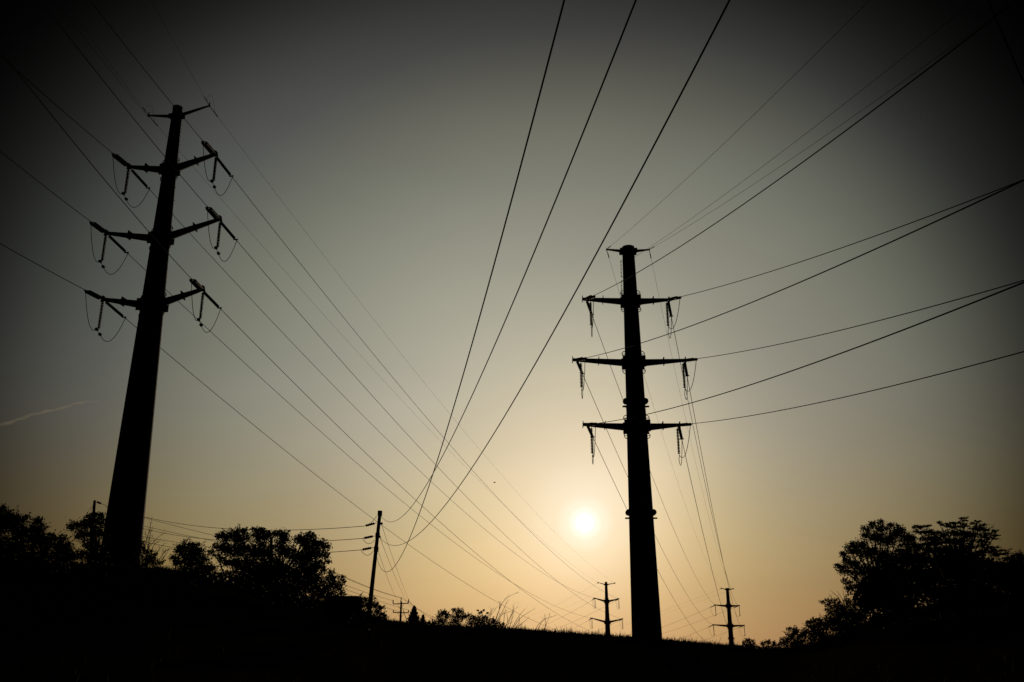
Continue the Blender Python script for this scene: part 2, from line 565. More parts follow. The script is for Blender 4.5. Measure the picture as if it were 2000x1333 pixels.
    # ground wire hardware
    for i in (0, 1):
        tip = tips[i]
        e = []
        for wire in (ins[i], outs[i]):
            d = wire[1] - wire[0]; d = d / np.linalg.norm(d)
            mb = MB(); mb.tube([tip - base + d * .05, tip - base + d * .7], .03, 6); mb.tube([tip - base + d * .7, tip - base + d * 1.5], .045, 6)
            mb.build('ground_wire_clamp', M_GALV, t); e.append(tip + d * .9)
        if detail > 1 and loops:
            c = curve_between(e[0], e[1], -1.1, 14)
            mb = MB(); mb.tube(c - base, .011, 5)
            mb.build('bonding_wire', M_WIRE, t)
            mb = MB(); mb.tube([tip - base - UP * .1, tip - base + UP * .35], .05, 6); mb.build('clamp_post', M_GALV, t)
    return t


# wires: back spans come from a low gantry behind the viewer (azimuth, slope, curvature), fitted span by span
BR = [(3.0003, -0.2505, 0.00126), (2.9810, -0.2729, 0.00126), (3.0118, -0.3087, 0.00180), (2.9595, -0.3211, 0.00180),
      (2.9734, -0.2905, 0.00180), (2.9889, -0.2959, 0.00180), (2.9954, -0.2458, 0.00180), (3.0010, -0.2415, 0.00180)]
BL = [(3.1399, -0.0959, 0.00126), (3.1270, -0.0761, 0.00126), (3.1718, -0.1855, 0.00180), (3.1297, -0.2048, 0.00180),
      (3.1239, -0.1745, 0.00180), (3.1163, -0.1705, 0.00180), (3.1625, -0.1733, 0.00180), (3.0666, -0.1566, 0.00180)]
SR = [5.18, 7.0, 4.77, 7.1, 4.78, 8.0, 5.23, 8.2]
SL = [4.18, 4.82, 6.4, 5.99, 6.03, 5.89, 6.05, 6.18]
OL = [(-.063, 0.2259), (-.063, 0.2259), (-.086,), (-.084,), (-.097,), (-.085,), (-.105,), (-.098,)]
OR = [(-.093,), (-.089,), (-.126,), (-.115,), (-.136,), (-.126,), (-.142,), (-.134,)]

tR, aR = tower_pts(PR); tL, aL = tower_pts(PL); tFR, aFR = tower_pts(PFR); tFL, aFL = tower_pts(PFL)


for i_ in (2, 4, 6):
    tR[i_] += aR * .33
for i_ in (3, 5, 7):
    tR[i_] -= aR * .08; tL[i_] -= aL * .2


def fine_between(A, Q, s):
    # dense near A and Q so that the first metres give the string direction
    t = np.concatenate([[0, .002, .006, .013], np.linspace(.03, .97, 60), [.987, .994, .998, 1]])[:, None]
    return A + (Q - A) * t - UP * 4 * s * t * (1 - t)


def fine_from(A, az, m, k, L):
    t = np.concatenate([[0, .8, 1.7, 3.2], np.linspace(6, L, 60)])[:, None]
    return A + t * np.array([math.sin(az), math.cos(az), 0]) + UP * (m * t + k * t * t / 2)


fwR = [fine_between(tR[i], tFR[i], SR[i]) for i in range(8)]
fwL = [fine_between(tL[i], tFL[i], SL[i]) for i in range(8)]
bkR = [fine_from(tR[i], *BR[i], 94) for i in range(8)]
bkL = [fine_from(tL[i], *BL[i], 92) for i in range(8)]
outL = [fine_from(tFL[i], -0.2259, OL[i][0], .0008 if i > 1 else .0006, 230) for i in range(8)]
outR = [fine_from(tFR[i], -0.3147, OR[i][0], .0008 if i > 1 else .0006, 230) for i in range(8)]


def shorten(w, near=True, far=False, cut=STR_L + .55):
    w = np.array(w)

    def trim(w):
        s = np.concatenate([[0], np.cumsum(np.linalg.norm(np.diff(w, axis=0), axis=1))])
        k = np.searchsorted(s, cut); f = (cut - s[k - 1]) / (s[k] - s[k - 1])
        p = w[k - 1] + (w[k] - w[k - 1]) * f
        return np.concatenate([[p], w[k:]])
    if near: w = trim(w)
    if far: w = trim(w[::-1])[::-1]
    return w


def wire(name, pts, r, label, cat='overhead wire', group=None, sides=6):
    mb = MB(); mb.tube(pts, r, sides)
    o = mb.build(name, M_WIRE, None, smooth=True, origin=pts[0])
    return tag(o, label, cat, group)


RCON, RGW = 0.026, 0.011
for side, fw, bk, out, farname, nearname, off in (('L', fwL, bkL, outL, 'far pole under the sun', 'tall left pole', 'off the upper left'),
                                                  ('R', fwR, bkR, outR, 'far right pole', 'thick right pole', 'off the upper right')):
    for i in range(8):
        gw = i < 2
        where = TIPS[i]
        nm = 'ground_wire' if gw else 'conductor'
        r = RGW if gw else RCON
        f = fw[i] if gw else shorten(fw[i], True, True)
        wire(nm, f, r, '%s%s of %s, sagging to %s' % (where, ' arm conductor' if not gw else '', nearname, farname), group='wires running away between the poles')
        f = bk[i] if gw else shorten(bk[i])
        wire(nm, f, r, '%s%s of the %s, running %s' % (where, ' arm conductor' if not gw else '', nearname, off), group='wires running overhead from the near poles')
        f = out[i] if gw else shorten(out[i])
        wire(nm, f, r, 'faint %s%s of the %s, leaving lower left' % (where, ' arm conductor' if not gw else '', farname), group='wires leaving the distant poles')
# the second strand on the left pole's left peak, and the one tied to the back of the right pole
wire('ground_wire', curve_from(tL[0] + np.array([.05, 0, -.25]), 3.165, -.10, .00126, 92, 50), RGW * 1.1, 'second thin strand tied to the left peak of the tall left pole')
wire('ground_wire', curve_from([10.9, 83.75, 38.2], 2.99, -.262, .00126, 94, 50), RGW, 'thin strand tied to the back of the tall right pole below its cap')

build_tower(PL, float(ground_z(PL[0], PL[1])), 0.40, 0.0270, 'tallest black steel pole standing at left, three pairs of upswept arms with looped jumpers', bkL, fwL, 1)
build_tower(PR, float(ground_z(PR[0], PR[1])), 0.545, 0.0195, 'thick black steel pole on the crest right of the sun, level arms', bkR, fwR, -1, inset=0.7, cap=.36, loops=False)
build_tower(PFL, -6.2, 0.40, 0.0270, 'small far pole directly below the sun, arms angled up in a shallow vee', [w[::-1] for w in fwL], outL, 1, detail=1)
build_tower(PFR, -6.0, 0.47, 0.0190, 'small far pole right of the thick pole, nearly level arms', [w[::-1] for w in fwR], outR, -1, detail=1, cap=.36)

# ------------------------------------------------------------------ wooden distribution poles
GD = 'wooden distribution poles'


def line_pole(p_top, p_bot, r1, r2, label, name='utility_pole'):
    p_top = np.asarray(p_top); p_bot = np.asarray(p_bot)
    t = thing(name, p_bot, label, 'utility pole', GD)
    mb = MB(); mb.tube([p_bot - p_bot, (p_top - p_bot) * .5, p_top - p_bot], [r2, (r1 + r2) / 2, r1], 14)
    mb.build('post', M_WOOD, t)
    return t


def small_string(parent, base, p, d, n=5, L=0.62, rd=0.085):
    mb = MB(); d = np.asarray(d, float); d = d / np.linalg.norm(d)
    mb.tube([[0, 0, -.15], [0, 0, L + .15]], .016, 6)
    for i in range(n):
        z = (i + .5) * L / n
        mb.tube([[0, 0, z - .016], [0, 0, z - .006], [0, 0, z + .01], [0, 0, z + .018]], [.03, rd, rd, .025], 12)
    o = mb.build('insulator', M_PORC, parent)
    o.location = tuple(np.asarray(p) - base); o.rotation_mode = 'QUATERNION'; o.rotation_quaternion = Vector(d).to_track_quat('Z', 'Y')


DW = 50.0
w1t = at(742.5, 999, DW); w1b = at(719, 1215, DW)
W1 = line_pole(w1t, w1b, 0.082, 0.112, 'leaning wooden pole left of the sun, three wires dipping to it')
w2t = at(185, 978, 92.0); w2b = at(172, 1140, 92.0)
W2 = line_pole(w2t, w2b, 0.11, 0.14, 'wooden pole top showing above trees just left of the tall left pole')
# three phases between the two wooden poles, dead-ended on five-disc insulators
att1 = [(736.5, 1021.5), (733, 1047), (730, 1069.5)]
insx = [(711, 1028), (708, 1052), (705, 1074.5)]
w2a = [at(190, 981, 92), at(186, 1003, 92), at(184, 1028, 92)]
for k in range(3):
    A = at(*att1[k], DW); E = at(*insx[k], DW + 0.8)
    d = E - A; Ld = np.linalg.norm(d); d /= Ld
    small_string(W1, w1b, A + d * .20, d, L=Ld - .34, rd=.064)
    base = w1b
    mb = MB(); c = curve_between(E, A + UP * (-.2 if k else .35) + d * .05, .22 if k else .12, 12); mb.tube(c - base, .012, 5)
    mb.build('jumper_wire', M_WIRE, W1)
    Q = w2a[k]; sag = [.95, .95, .95][k]
    d2 = (E - Q); d2 /= np.linalg.norm(d2); d2 = d2 - UP * .09
    small_string(W2, w2b, Q, d2, n=7, L=1.0, rd=.085)
    wire('power_line', curve_between(E, Q + d2 * 1.15, sag, 50), .016, ['top', 'middle', 'bottom'][k] + ' slack wire running left from the leaning wooden pole', group='wires between the wooden poles')
# pole bands
for (x_, y_) in ((742, 1003), (737.5, 1046), (734.5, 1073)):
    mb = MB(); p = at(x_, y_, DW); mb.tube([p - w1b - UP * .12, p - w1b + UP * .12], .115, 12); mb.build('pole_band', M_GALV, W1)
for (x_, y_, s_) in ((746, 1023, 1), (742, 1049, 1), (738, 1072, 1)):
    mb = MB(); p = at(x_, y_, DW); mb.box(p - w1b - np.array([.05, 0, 0]), np.eye(3), (.09, .05, .05)); mb.build('wire_bracket', M_GALV, W1)
# three slack drop wires from that pole up over the viewer (parabolas fitted in space)
D3 = {'top': ([-6.545, 49.57, 8.7], 2.96623, -.2302884, .00715270), 'middle': ([-6.602, 49.562, 7.692], 2.9525975, -.2241806, .00744326),
      'bottom': ([-6.7, 49.549, 6.736], 2.97694429, -.2385676, .00946283)}
for k, (A, az, m, kk) in D3.items():
    A = np.array(A) + np.array([0, 0, 0.0])
    wire('power_line', curve_from(A, az, m, kk, 62, 120), .0085, 'thick slack cable dipping from the %s of the leaning wooden pole, then overhead' % {'top': 'head', 'middle': 'middle bracket', 'bottom': 'lowest bracket'}[k],
         group='thick cables rising over the viewer', sides=8)
# guy wires at the second wooden pole
for q, (x_, y_) in enumerate(((160, 1018), (172, 1020))):
    e = at(x_, y_, 92); s0 = at(183, 984, 92); d = e - s0
    wire('guy_wire', [s0, s0 + d * .5, s0 + d * 2.6], .013, ['outer', 'inner'][q] + ' guy wire slanting down from the pole behind the left trees', group='guy wires of the left wooden pole')

# far double cross-arm pole
DF = 150.0
f_t = at(784, 1167, DF); f_b = at(781.5, 1226, DF)
FP = line_pole(f_t - UP * .6, f_b, 0.13, 0.17, 'far wooden pole with two cross arms, beside the small conifer')
sx = DF / FPX * 0.985


def fpp(x, y): return at(x, y, DF) - f_b


for (xl, yl, xr, yr, n) in ((768, 1180.5, 798, 1179, 0), (768.5, 1197, 798, 1197.5, 1)):
    A = fpp(xl, yl); Bq = fpp(xr, yr); d = Bq - A; L = np.linalg.norm(d); d /= L; w = np.cross(d, UP)
    mb = MB(); mb.box((A + Bq) / 2 - np.array([0, .22, 0]), (d, w, np.cross(w, d)), (L / 2, .05, .065)); mb.build('cross_arm', M_WOOD, FP)
    for P0 in (A, Bq):
        mb = MB(); hh = .62 if n == 0 else .34
        mb.tube([P0 - np.array([0, .22, 0]), P0 + UP * hh * .4 - np.array([0, .22, 0]), P0 + UP * hh - np.array([0, .22, 0])], [.05, .085, .05], 8); mb.build('insulator', M_PORC, FP)
    mid = (A + Bq) / 2 - UP * .85
    for P0 in (A * .72 + Bq * .28, A * .28 + Bq * .72):
        mb = MB(); mb.tube([P0 - np.array([0, .25, 0]), mid + np.array([0, -.2, 0])], .022, 5); mb.build('arm_brace', M_GALV, FP)
mb = MB(); mb.tube([f_t - f_b - UP * .75 + np.array([-.08, 0, 0]), f_t - f_b], [.07, .055], 8); mb.build('top_insulator', M_PORC, FP)
p0, p1 = at(787, 1190, DF), at(797, 1222, DF)
wire('guy_wire', [p0, (p0 + p1) / 2, p1], .04, 'guy wire slanting right from the far double cross arm pole')
f2t, f2b = at(774, 1212, 205), at(774, 1232, 205)
F2 = line_pole(f2t, f2b, .15, .17, 'farthest wooden pole, only its top and one cross arm above the crest')
A = at(764.5, 1215.5, 204.7) - f2b; Bq = at(782, 1214.5, 204.7) - f2b
mb = MB(); mb.tube([A, Bq], .09, 6); mb.build('cross_arm', M_WOOD, F2)

# a second line runs from the pole behind the left trees, by a pole behind the widest tree, to the far pole
hp_t, hp_b = at(530, 1050, 82), at(528, 1150, 82)
HP = line_pole(hp_t, hp_b, .12, .15, 'wooden pole standing behind the widest tree')
for (y0, y1), s, w_ in (((990, 1072), .12, 'uppermost'), ((1010, 1078), .12, 'middle'), ((1036, 1085), .10, 'lowest')):
    wire('power_line', curve_between(at(205, y0, 92), at(530, y1, 82), s, 40), .017, w_ + ' wire slanting down from the tall left pole behind the widest tree', group='wires slanting behind the widest tree')
runs = [(1051, (783.5, 1167.5), .55, 'uppermost'), (1056, (783.5, 1168.5), .5, 'second'), (1082, (769.5, 1174), .3, 'middle'),
        (1096, (798, 1192), .2, 'fourth'), (1102, (783, 1196), .2, 'lowest')]
for y0, q_, s, w_ in runs:
    wire('power_line', curve_between(at(530, y0, 82), at(*q_, DF), s, 60), .019, w_ + ' wire slanting from the widest tree to the far cross arm pole', group='wires slanting down to the far pole')
for (ax_, ay_), (bx_, by_), s, w_ in (((744.5, 1023), (806, 1187), .35, 'right'), ((742, 1050), (803, 1187), .45, 'middle'), ((737, 1071), (783.5, 1182), .5, 'left')):
    wire('power_line', curve_between(at(ax_, ay_, DW), at(bx_, by_, DF), s, 50), .010, w_ + ' thin wire dropping steeply right from the leaning wooden pole', group='thin wires dropping to the far pole')
for (ax_, ay_), (bx_, by_), s, w_ in (((784, 1167.5), (860, 1212), .3, 'top'), ((798, 1174), (860, 1216), .4, 'middle'), ((798, 1192), (870, 1232), .3, 'lower')):
    wire('power_line', curve_between(at(ax_, ay_, DF), at(bx_, by_, 200), s, 30), .022, w_ + ' wire running right from the far cross arm pole past the conifer', group='wires right of the far pole')
# cable crossing the top right corner, close overhead
c0, c1 = at(1905, -60, 26), at(2080, 345, 34)
cc_ = wire('power_line', curve_between(c0 - (c1 - c0) * .6, c1 + (c1 - c0) * 1.0, .15, 40), .022, 'dark cable crossing the top right corner')
cc_.data.materials[0] = M_RUBBER

# ------------------------------------------------------------------ vegetation


def leaves(centres, n_per, sig, size, horiz=0.0, aspect=0.55):
    n = len(centres) * n_per
    c = np.repeat(centres, n_per, axis=0) + rng.normal(0, 1, (n, 3)) * np.array(sig)
    u = rng.normal(0, 1, (n, 3)); u[:, 2] *= (1 - horiz); u /= np.linalg.norm(u, axis=1)[:, None]
    w = rng.normal(0, 1, (n, 3)); w[:, 2] *= (1 - horiz); w -= u * (w * u).sum(1)[:, None]; w /= np.linalg.norm(w, axis=1)[:, None] + 1e-9
    s = size * rng.uniform(.6, 1.35, n)[:, None]
    V = np.zeros((n, 4, 3))
    V[:, 0] = c - u * s * .5; V[:, 1] = c + w * s * .5 * aspect - u * s * .05; V[:, 2] = c + u * s * .5; V[:, 3] = c - w * s * .5 * aspect - u * s * .05
    return V


TREE_N = 0


def tree(name, label, D, lobes, leaf=.13, dens=1.0, cat='tree', m=None, horiz=0.0, group=None, trunk=True, clus=12, sig=.16, rag=.28, base_px=None, trunk_r=.11, flat=1.0, sprig=1.0):
    m = m or M_LEAF
    px = np.mean([l[0] for l in lobes]) if base_px is None else base_px
    g = at(px, 1200, D); gz = float(ground_z(g[0], g[1])); base = np.array([g[0], g[1], gz])
    t = thing(name, base, label, cat, group)
    Vs = []; cs = []
    for l in lobes:
        x, y, rx, ry = l[:4]
        dj = rng.uniform(-.6, .6) if len(l) < 5 else l[4]
        c = at(x, y, D + dj); dep = float(c @ RM[2]); k = dep / FPX
        rxm, rym = rx * k * .9, ry * k * .9; rz = max(min(rxm, rym * 1.6, 1.6), .25)
        if rym < rxm * .45: rz = rxm * .6
        A = math.pi * rxm * rym
        ncl = max(4, int(A * dens * 3.2 / (leaf * leaf * .5 * aspect_k) / clus))
        q = rng.normal(0, 1, (ncl, 3)); q /= np.linalg.norm(q, axis=1)[:, None]
        rad = rng.uniform(0, 1, ncl) ** .42
        # knobbly outline
        kn = 1 + rag * np.sin(q[:, 0] * 5 + x) * np.sin(q[:, 2] * 6 + y) * .6 + rng.normal(0, rag * .25, ncl)
        q = q * (rad * kn)[:, None] * np.array([rxm, rz, rym]) * .93
        cen = c + q
        cen[:, 2] = np.maximum(cen[:, 2], ground_z(cen[:, 0], cen[:, 1]) + .05)
        s_ = min(sig, .5 * min(rxm, rym) + .03)
        nsp = int(2 + (rxm + rym) * 7 * sprig)
        q = rng.normal(0, 1, (nsp, 3)); q[:, 2] = np.abs(q[:, 2]) * .9 + .1 * q[:, 2]; q /= np.linalg.norm(q, axis=1)[:, None]
        o_dir = q * np.array([1, .6, 1]) + np.array([0, 0, .45]) + rng.normal(0, .25, (nsp, 3)); o_dir /= np.linalg.norm(o_dir, axis=1)[:, None]
        ln = (.10 + .62 * rng.uniform(0, 1, nsp) ** 2)[:, None] * min(1, max(rxm, rym) * 1.6) * min(sprig, 1.15)
        if horiz > .5: o_dir[:, 2] *= .25
        st_ = c + q * np.array([rxm, rz, rym]) * .86
        sp = np.concatenate([st_ + o_dir * ln * u for u in (0, .15, .3, .45, .6, .75, .88, 1.0)])
        Vs.append(leaves(sp, 3, (.03, .03, .025), leaf * .8, horiz))
        Vs.append(leaves(cen, clus, (s_, s_, s_ * (.35 if horiz > .5 else .8) * flat), leaf, horiz)); cs.append((c, min(rxm, rym)))
    V = np.concatenate(Vs) - base
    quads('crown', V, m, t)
    if trunk:
        mb = MB(); cz = np.mean([c for c, _ in cs], axis=0)
        fork = base + (cz - base) * .45; fork[:2] = base[:2] * .7 + cz[:2] * .3
        mb.tube([[0, 0, -.2], (fork - base) * .5 + np.array([.05, .04, 0]), fork - base], [trunk_r, trunk_r * .8, trunk_r * .65], 8)
        for c, r in cs[:26]:
            mid = (fork + c) / 2 + rng.normal(0, .12, 3) - UP * .1
            mb.tube([fork - base, mid - base, (c * .8 + mid * .2) - base, c - base], [trunk_r * .4, trunk_r * .22, trunk_r * .10, .006], 5)
        mb.build('trunk', M_BARK, t)
    return t


aspect_k = .42
GT = 'trees on the slope'
tree('broadleaf_tree', 'leafy tree cut by the left edge of the picture', 66, [(-28, 1040, 38, 42), (8, 1020, 24, 26), (5, 998, 10, 10), (28, 1022, 20, 20), (44, 1013, 11, 9), (40, 1045, 22, 22), (15, 1075, 55, 30), (-40, 1100, 50, 45), (20, 1110, 50, 30), (-10, 1150, 60, 40)], group=GT, base_px=5, dens=1.4, sig=.13)
tree('broadleaf_tree', 'rounded tree second from the left edge', 68, [(73, 1020, 11, 9), (66, 1036, 14, 14), (80, 1034, 9, 12), (72, 1055, 24, 16), (93, 1046, 6, 4), (90, 1065, 14, 15), (72, 1090, 34, 26), (62, 1120, 34, 24)], group=GT, dens=1.35, sig=.13)
tree('broadleaf_tree', 'low round tree between the left edge trees and the tall pole', 70, [(107, 1053, 10, 8), (122, 1053, 10, 8), (115, 1068, 22, 12), (133, 1070, 9, 10), (118, 1088, 30, 18), (138, 1088, 12, 12), (112, 1115, 38, 24), (150, 1110, 20, 12)], group=GT, dens=1.35, sig=.13)
tree('broadleaf_tree', 'spreading tree hugging the left side of the tall left pole', 74, [(138, 1031, 7, 6), (150, 1028, 13, 9), (165, 1026, 14, 10), (176, 1012, 10, 8), (193, 1007, 11, 6), (180, 1022, 18, 10), (198, 1020, 10, 12), (160, 1045, 20, 9), (190, 1042, 20, 13), (152, 1049, 8, 4), (182, 1062, 24, 14), (160, 1085, 18, 12), (188, 1088, 26, 22), (178, 1115, 34, 20), (215, 1120, 22, 14)], group=GT, dens=1.35, sig=.13)
tree('leafy_shrub', 'ragged leafy shrub at the right foot of the tall left pole', 73, [(275, 1068, 6, 12), (281, 1080, 9, 10), (292, 1079, 6, 5), (290, 1093, 14, 9), (301, 1084, 5, 5), (304, 1098, 9, 7), (280, 1104, 20, 12), (312, 1101, 8, 3)], cat='shrub', leaf=.12, group='shrubs on the slope', trunk_r=.05)
tree('broadleaf_tree', 'small dark tree between the bare shrub and the widest tree', 70, [(358, 1068, 12, 8), (377, 1068, 14, 9), (350, 1078, 10, 8), (371, 1080, 24, 12), (390, 1080, 8, 10), (340, 1093, 9, 6), (345, 1101, 12, 6), (372, 1095, 30, 12), (396, 1095, 14, 11), (375, 1115, 40, 18), (410, 1112, 16, 12)], group=GT, dens=1.35, sig=.13)
tree('broadleaf_tree', 'widest tree in the centre left, its crown broken into several domes', 64, [
    (430, 1047, 9, 6), (440, 1050, 16, 10), (458, 1042, 13, 7), (475, 1037, 11, 5), (470, 1052, 22, 12), (500, 1038, 9, 6), (512, 1036, 8, 5), (508, 1050, 18, 14), (523, 1048, 8, 12),
    (421, 1068, 9, 5), (412, 1079, 7, 4), (440, 1072, 20, 12), (470, 1075, 30, 18), (430, 1090, 14, 7), (510, 1080, 30, 22),
    (536, 1045, 6, 7), (546, 1043, 9, 6), (556, 1044, 7, 8), (553, 1056, 14, 10), (545, 1070, 14, 9), (560, 1080, 22, 16),
    (583, 1055, 10, 10), (592, 1056, 12, 9), (600, 1047, 7, 6), (610, 1050, 9, 8), (606, 1065, 22, 14), (625, 1064, 13, 9), (636, 1070, 8, 9), (637, 1086, 7, 8), (612, 1085, 26, 14), (590, 1090, 24, 18),
    (641, 1098, 4, 3), (625, 1103, 12, 8), (606, 1108, 24, 12), (628, 1115, 8, 7), (450, 1100, 22, 9), (480, 1105, 24, 16), (530, 1110, 40, 24), (580, 1120, 40, 24), (500, 1130, 50, 20), (560, 1145, 60, 22), (610, 1135, 26, 18)],
    group=GT, base_px=540, trunk_r=.2, dens=1.45, sig=.13)
tree('broadleaf_tree', 'low clumpy tree between the widest tree and the flat roofed shed', 61, [(648, 1120, 7, 5), (642, 1128, 9, 7), (654, 1133, 8, 7), (668, 1130, 5, 5), (667, 1139, 7, 6), (655, 1147, 12, 9), (666, 1153, 5, 6), (640, 1145, 18, 14), (636, 1162, 34, 12), (667, 1163, 8, 4), (620, 1155, 26, 16)], group=GT, leaf=.12, trunk_r=.08)
tree('leafy_shrub', 'spiky shrub wrapped round the foot of the leaning wooden pole', 48, [(697, 1180, 8, 12), (699, 1200, 10, 14), (701, 1221, 14, 8, 5), (712, 1216, 10, 6, 4), (703, 1169, 5, 6), (710, 1172, 5, 7), (717, 1174, 6, 5), (729, 1170, 4, 5), (724, 1184, 12, 9), (708, 1184, 14, 8), (733, 1182, 5, 6), (739, 1190, 7, 7), (747, 1188, 5, 4), (742, 1200, 9, 8), (751, 1205, 5, 5), (715, 1200, 24, 14), (735, 1212, 18, 9), (700, 1212, 24, 12)], cat='shrub', leaf=.085, group='shrubs on the slope', sig=.07, trunk_r=.05, rag=.5)
# small conifer and its twig neighbour
def conifer(label, D, x0, ytop, ybot, wbot, n, name='conifer'):
    g = at(x0, ybot, D); gz = float(ground_z(g[0], g[1])); base = np.array([g[0], g[1], min(gz, g[2])])
    t = thing(name, base, label, 'tree', GT)
    topz = at(x0, ytop, D)[2]; H = topz - base[2]; k = D / FPX
    fz = H / (topz - at(x0, ybot, D)[2]); wbot = wbot * fz; n = int(n * fz * fz)
    mb = MB(); mb.tube([[0, 0, 0], [0, 0, H]], [.09, .01], 6); mb.build('trunk', M_BARK, t)
    nb_ = int(n / 14); cs = []
    for q in range(nb_):
        z = rng.uniform(0, 1) ** .9; a = rng.uniform(0, 2 * math.pi)
        Lb = ((1 - z) ** 1.0 * wbot * k * .5 + .05) * rng.uniform(.6, 1.2)
        u = np.linspace(.1, 1, 12)[:, None]
        cs.append(np.array([0, 0, z * H]) + u * Lb * np.array([math.cos(a), math.sin(a), 0]) + UP * (u ** 2 * Lb * .45 - u * Lb * .1))
    c = np.concatenate(cs)
    quads('crown', leaves(c, 5, (.035, .035, .03), .13, .1, .3), M_NEEDLE, t)


conifer('small conifer standing on the crest just right of the far cross arm pole', 110, 808, 1185, 1222, 27, 1500)
conifer('thin twiggy sapling on the crest right of the small conifer', 108, 826, 1202, 1224, 11, 260, 'sapling')
tree('leafy_shrub', 'low scrub on the crest between the sapling and the twin bushes', 88, [(836, 1218, 6, 4), (846, 1219, 8, 4), (820, 1220, 10, 4), (790, 1219, 6, 3)], cat='shrub', leaf=.12, group='shrubs on the slope', trunk=False, sig=.08, dens=.6)
tree('broadleaf_bush', 'left of the twin round bushes on the crest at centre', 84, [(862, 1196, 8, 5), (858, 1205, 7, 7), (872, 1203, 8, 9), (864, 1214, 14, 8), (853, 1218, 8, 4)], cat='bush', leaf=.11, group='bushes on the crest', sig=.1, trunk_r=.05)
tree('broadleaf_bush', 'right of the twin round bushes on the crest at centre', 84, [(886, 1194, 6, 4), (895, 1195, 7, 6), (903, 1198, 5, 4), (890, 1204, 11, 8), (904, 1207, 9, 6), (888, 1216, 16, 8)], cat='bush', leaf=.11, group='bushes on the crest', sig=.1, trunk_r=.05)
tree('broadleaf_bush', 'long low bush spreading right from the twin round bushes', 80, [(913, 1204, 7, 5), (925, 1208, 8, 6), (922, 1216, 16, 9), (937, 1209, 6, 5), (948, 1208, 5, 4), (945, 1216, 14, 9), (960, 1213, 8, 5), (968, 1219, 10, 8), (980, 1223, 6, 6), (950, 1224, 30, 7)], cat='bush', leaf=.10, group='bushes on the crest', sig=.09, trunk_r=.05)
tree('leafy_sprig', 'tiny sprig with a few drooping leaves above the long low bush', 79.5, [(936, 1198, 1.2, 1.5, 0), (940, 1197, 2.0, 2.5, 0), (945, 1193, 1.8, 1.2, 0), (952, 1198, 1.6, 1.0, 0), (933, 1193, 1.2, .7, 0)], cat='sprig', leaf=.10, sig=.03, trunk_r=.02, base_px=941, dens=.5)
# right hand side
tree('broadleaf_bush', 'little round bush right of the small far pole on the right', 92, [(1459, 1252, 6, 4), (1456, 1259, 7, 6), (1466, 1255, 7, 6), (1472, 1261, 8, 6), (1462, 1265, 10, 5), (1481, 1267, 5, 3)], cat='bush', leaf=.12, group='bushes on the crest', sig=.1, trunk_r=.05)
tree('broadleaf_bush', 'low double bush second to the right of the small far pole', 88, [(1491, 1259, 6, 5), (1501, 1255, 6, 5), (1510, 1258, 5, 4), (1497, 1266, 12, 6), (1515, 1265, 10, 6), (1524, 1258, 5, 4), (1505, 1274, 26, 6)], cat='bush', leaf=.12, group='bushes on the crest', sig=.1, trunk_r=.05)
tree('broadleaf_bush', 'taller dark bush at the foot of the right tree mass', 82, [(1541, 1230, 5, 4), (1550, 1232, 7, 5), (1558, 1234, 5, 4), (1546, 1242, 13, 8), (1562, 1243, 9, 7), (1572, 1237, 6, 4), (1535, 1254, 12, 9), (1555, 1258, 22, 12), (1540, 1268, 26, 9)], cat='bush', leaf=.12, group='bushes on the crest', sig=.1, trunk_r=.06)
tree('broadleaf_bush', 'broad hedge like bush under the small spraying tree at right', 70, [(1577, 1220, 5, 5), (1586, 1215, 6, 4), (1593, 1213, 6, 5), (1602, 1213, 6, 5), (1612, 1209, 7, 5), (1595, 1226, 20, 12), (1615, 1222, 16, 14), (1580, 1240, 22, 14), (1610, 1245, 34, 16), (1640, 1225, 26, 18), (1590, 1262, 40, 12)], cat='bush', leaf=.12, group='bushes on the crest', sig=.12, trunk_r=.06)
tree('broadleaf_tree', 'small spraying tree leaning left from the right tree mass', 64, [(1607, 1177, 7, 2.5), (1617, 1176, 9, 4), (1628, 1174, 9, 3.5), (1622, 1184, 12, 3.5), (1634, 1182, 11, 6), (1618, 1192, 8, 3), (1632, 1193, 14, 5), (1645, 1187, 12, 8), (1624, 1200, 8, 3), (1642, 1203, 18, 6), (1630, 1211, 14, 5), (1660, 1195, 16, 14), (1655, 1176, 9, 9), (1668, 1208, 22, 14), (1650, 1222, 30, 10)], leaf=.10, group=GT, sig=.09, trunk_r=.07, base_px=1655)
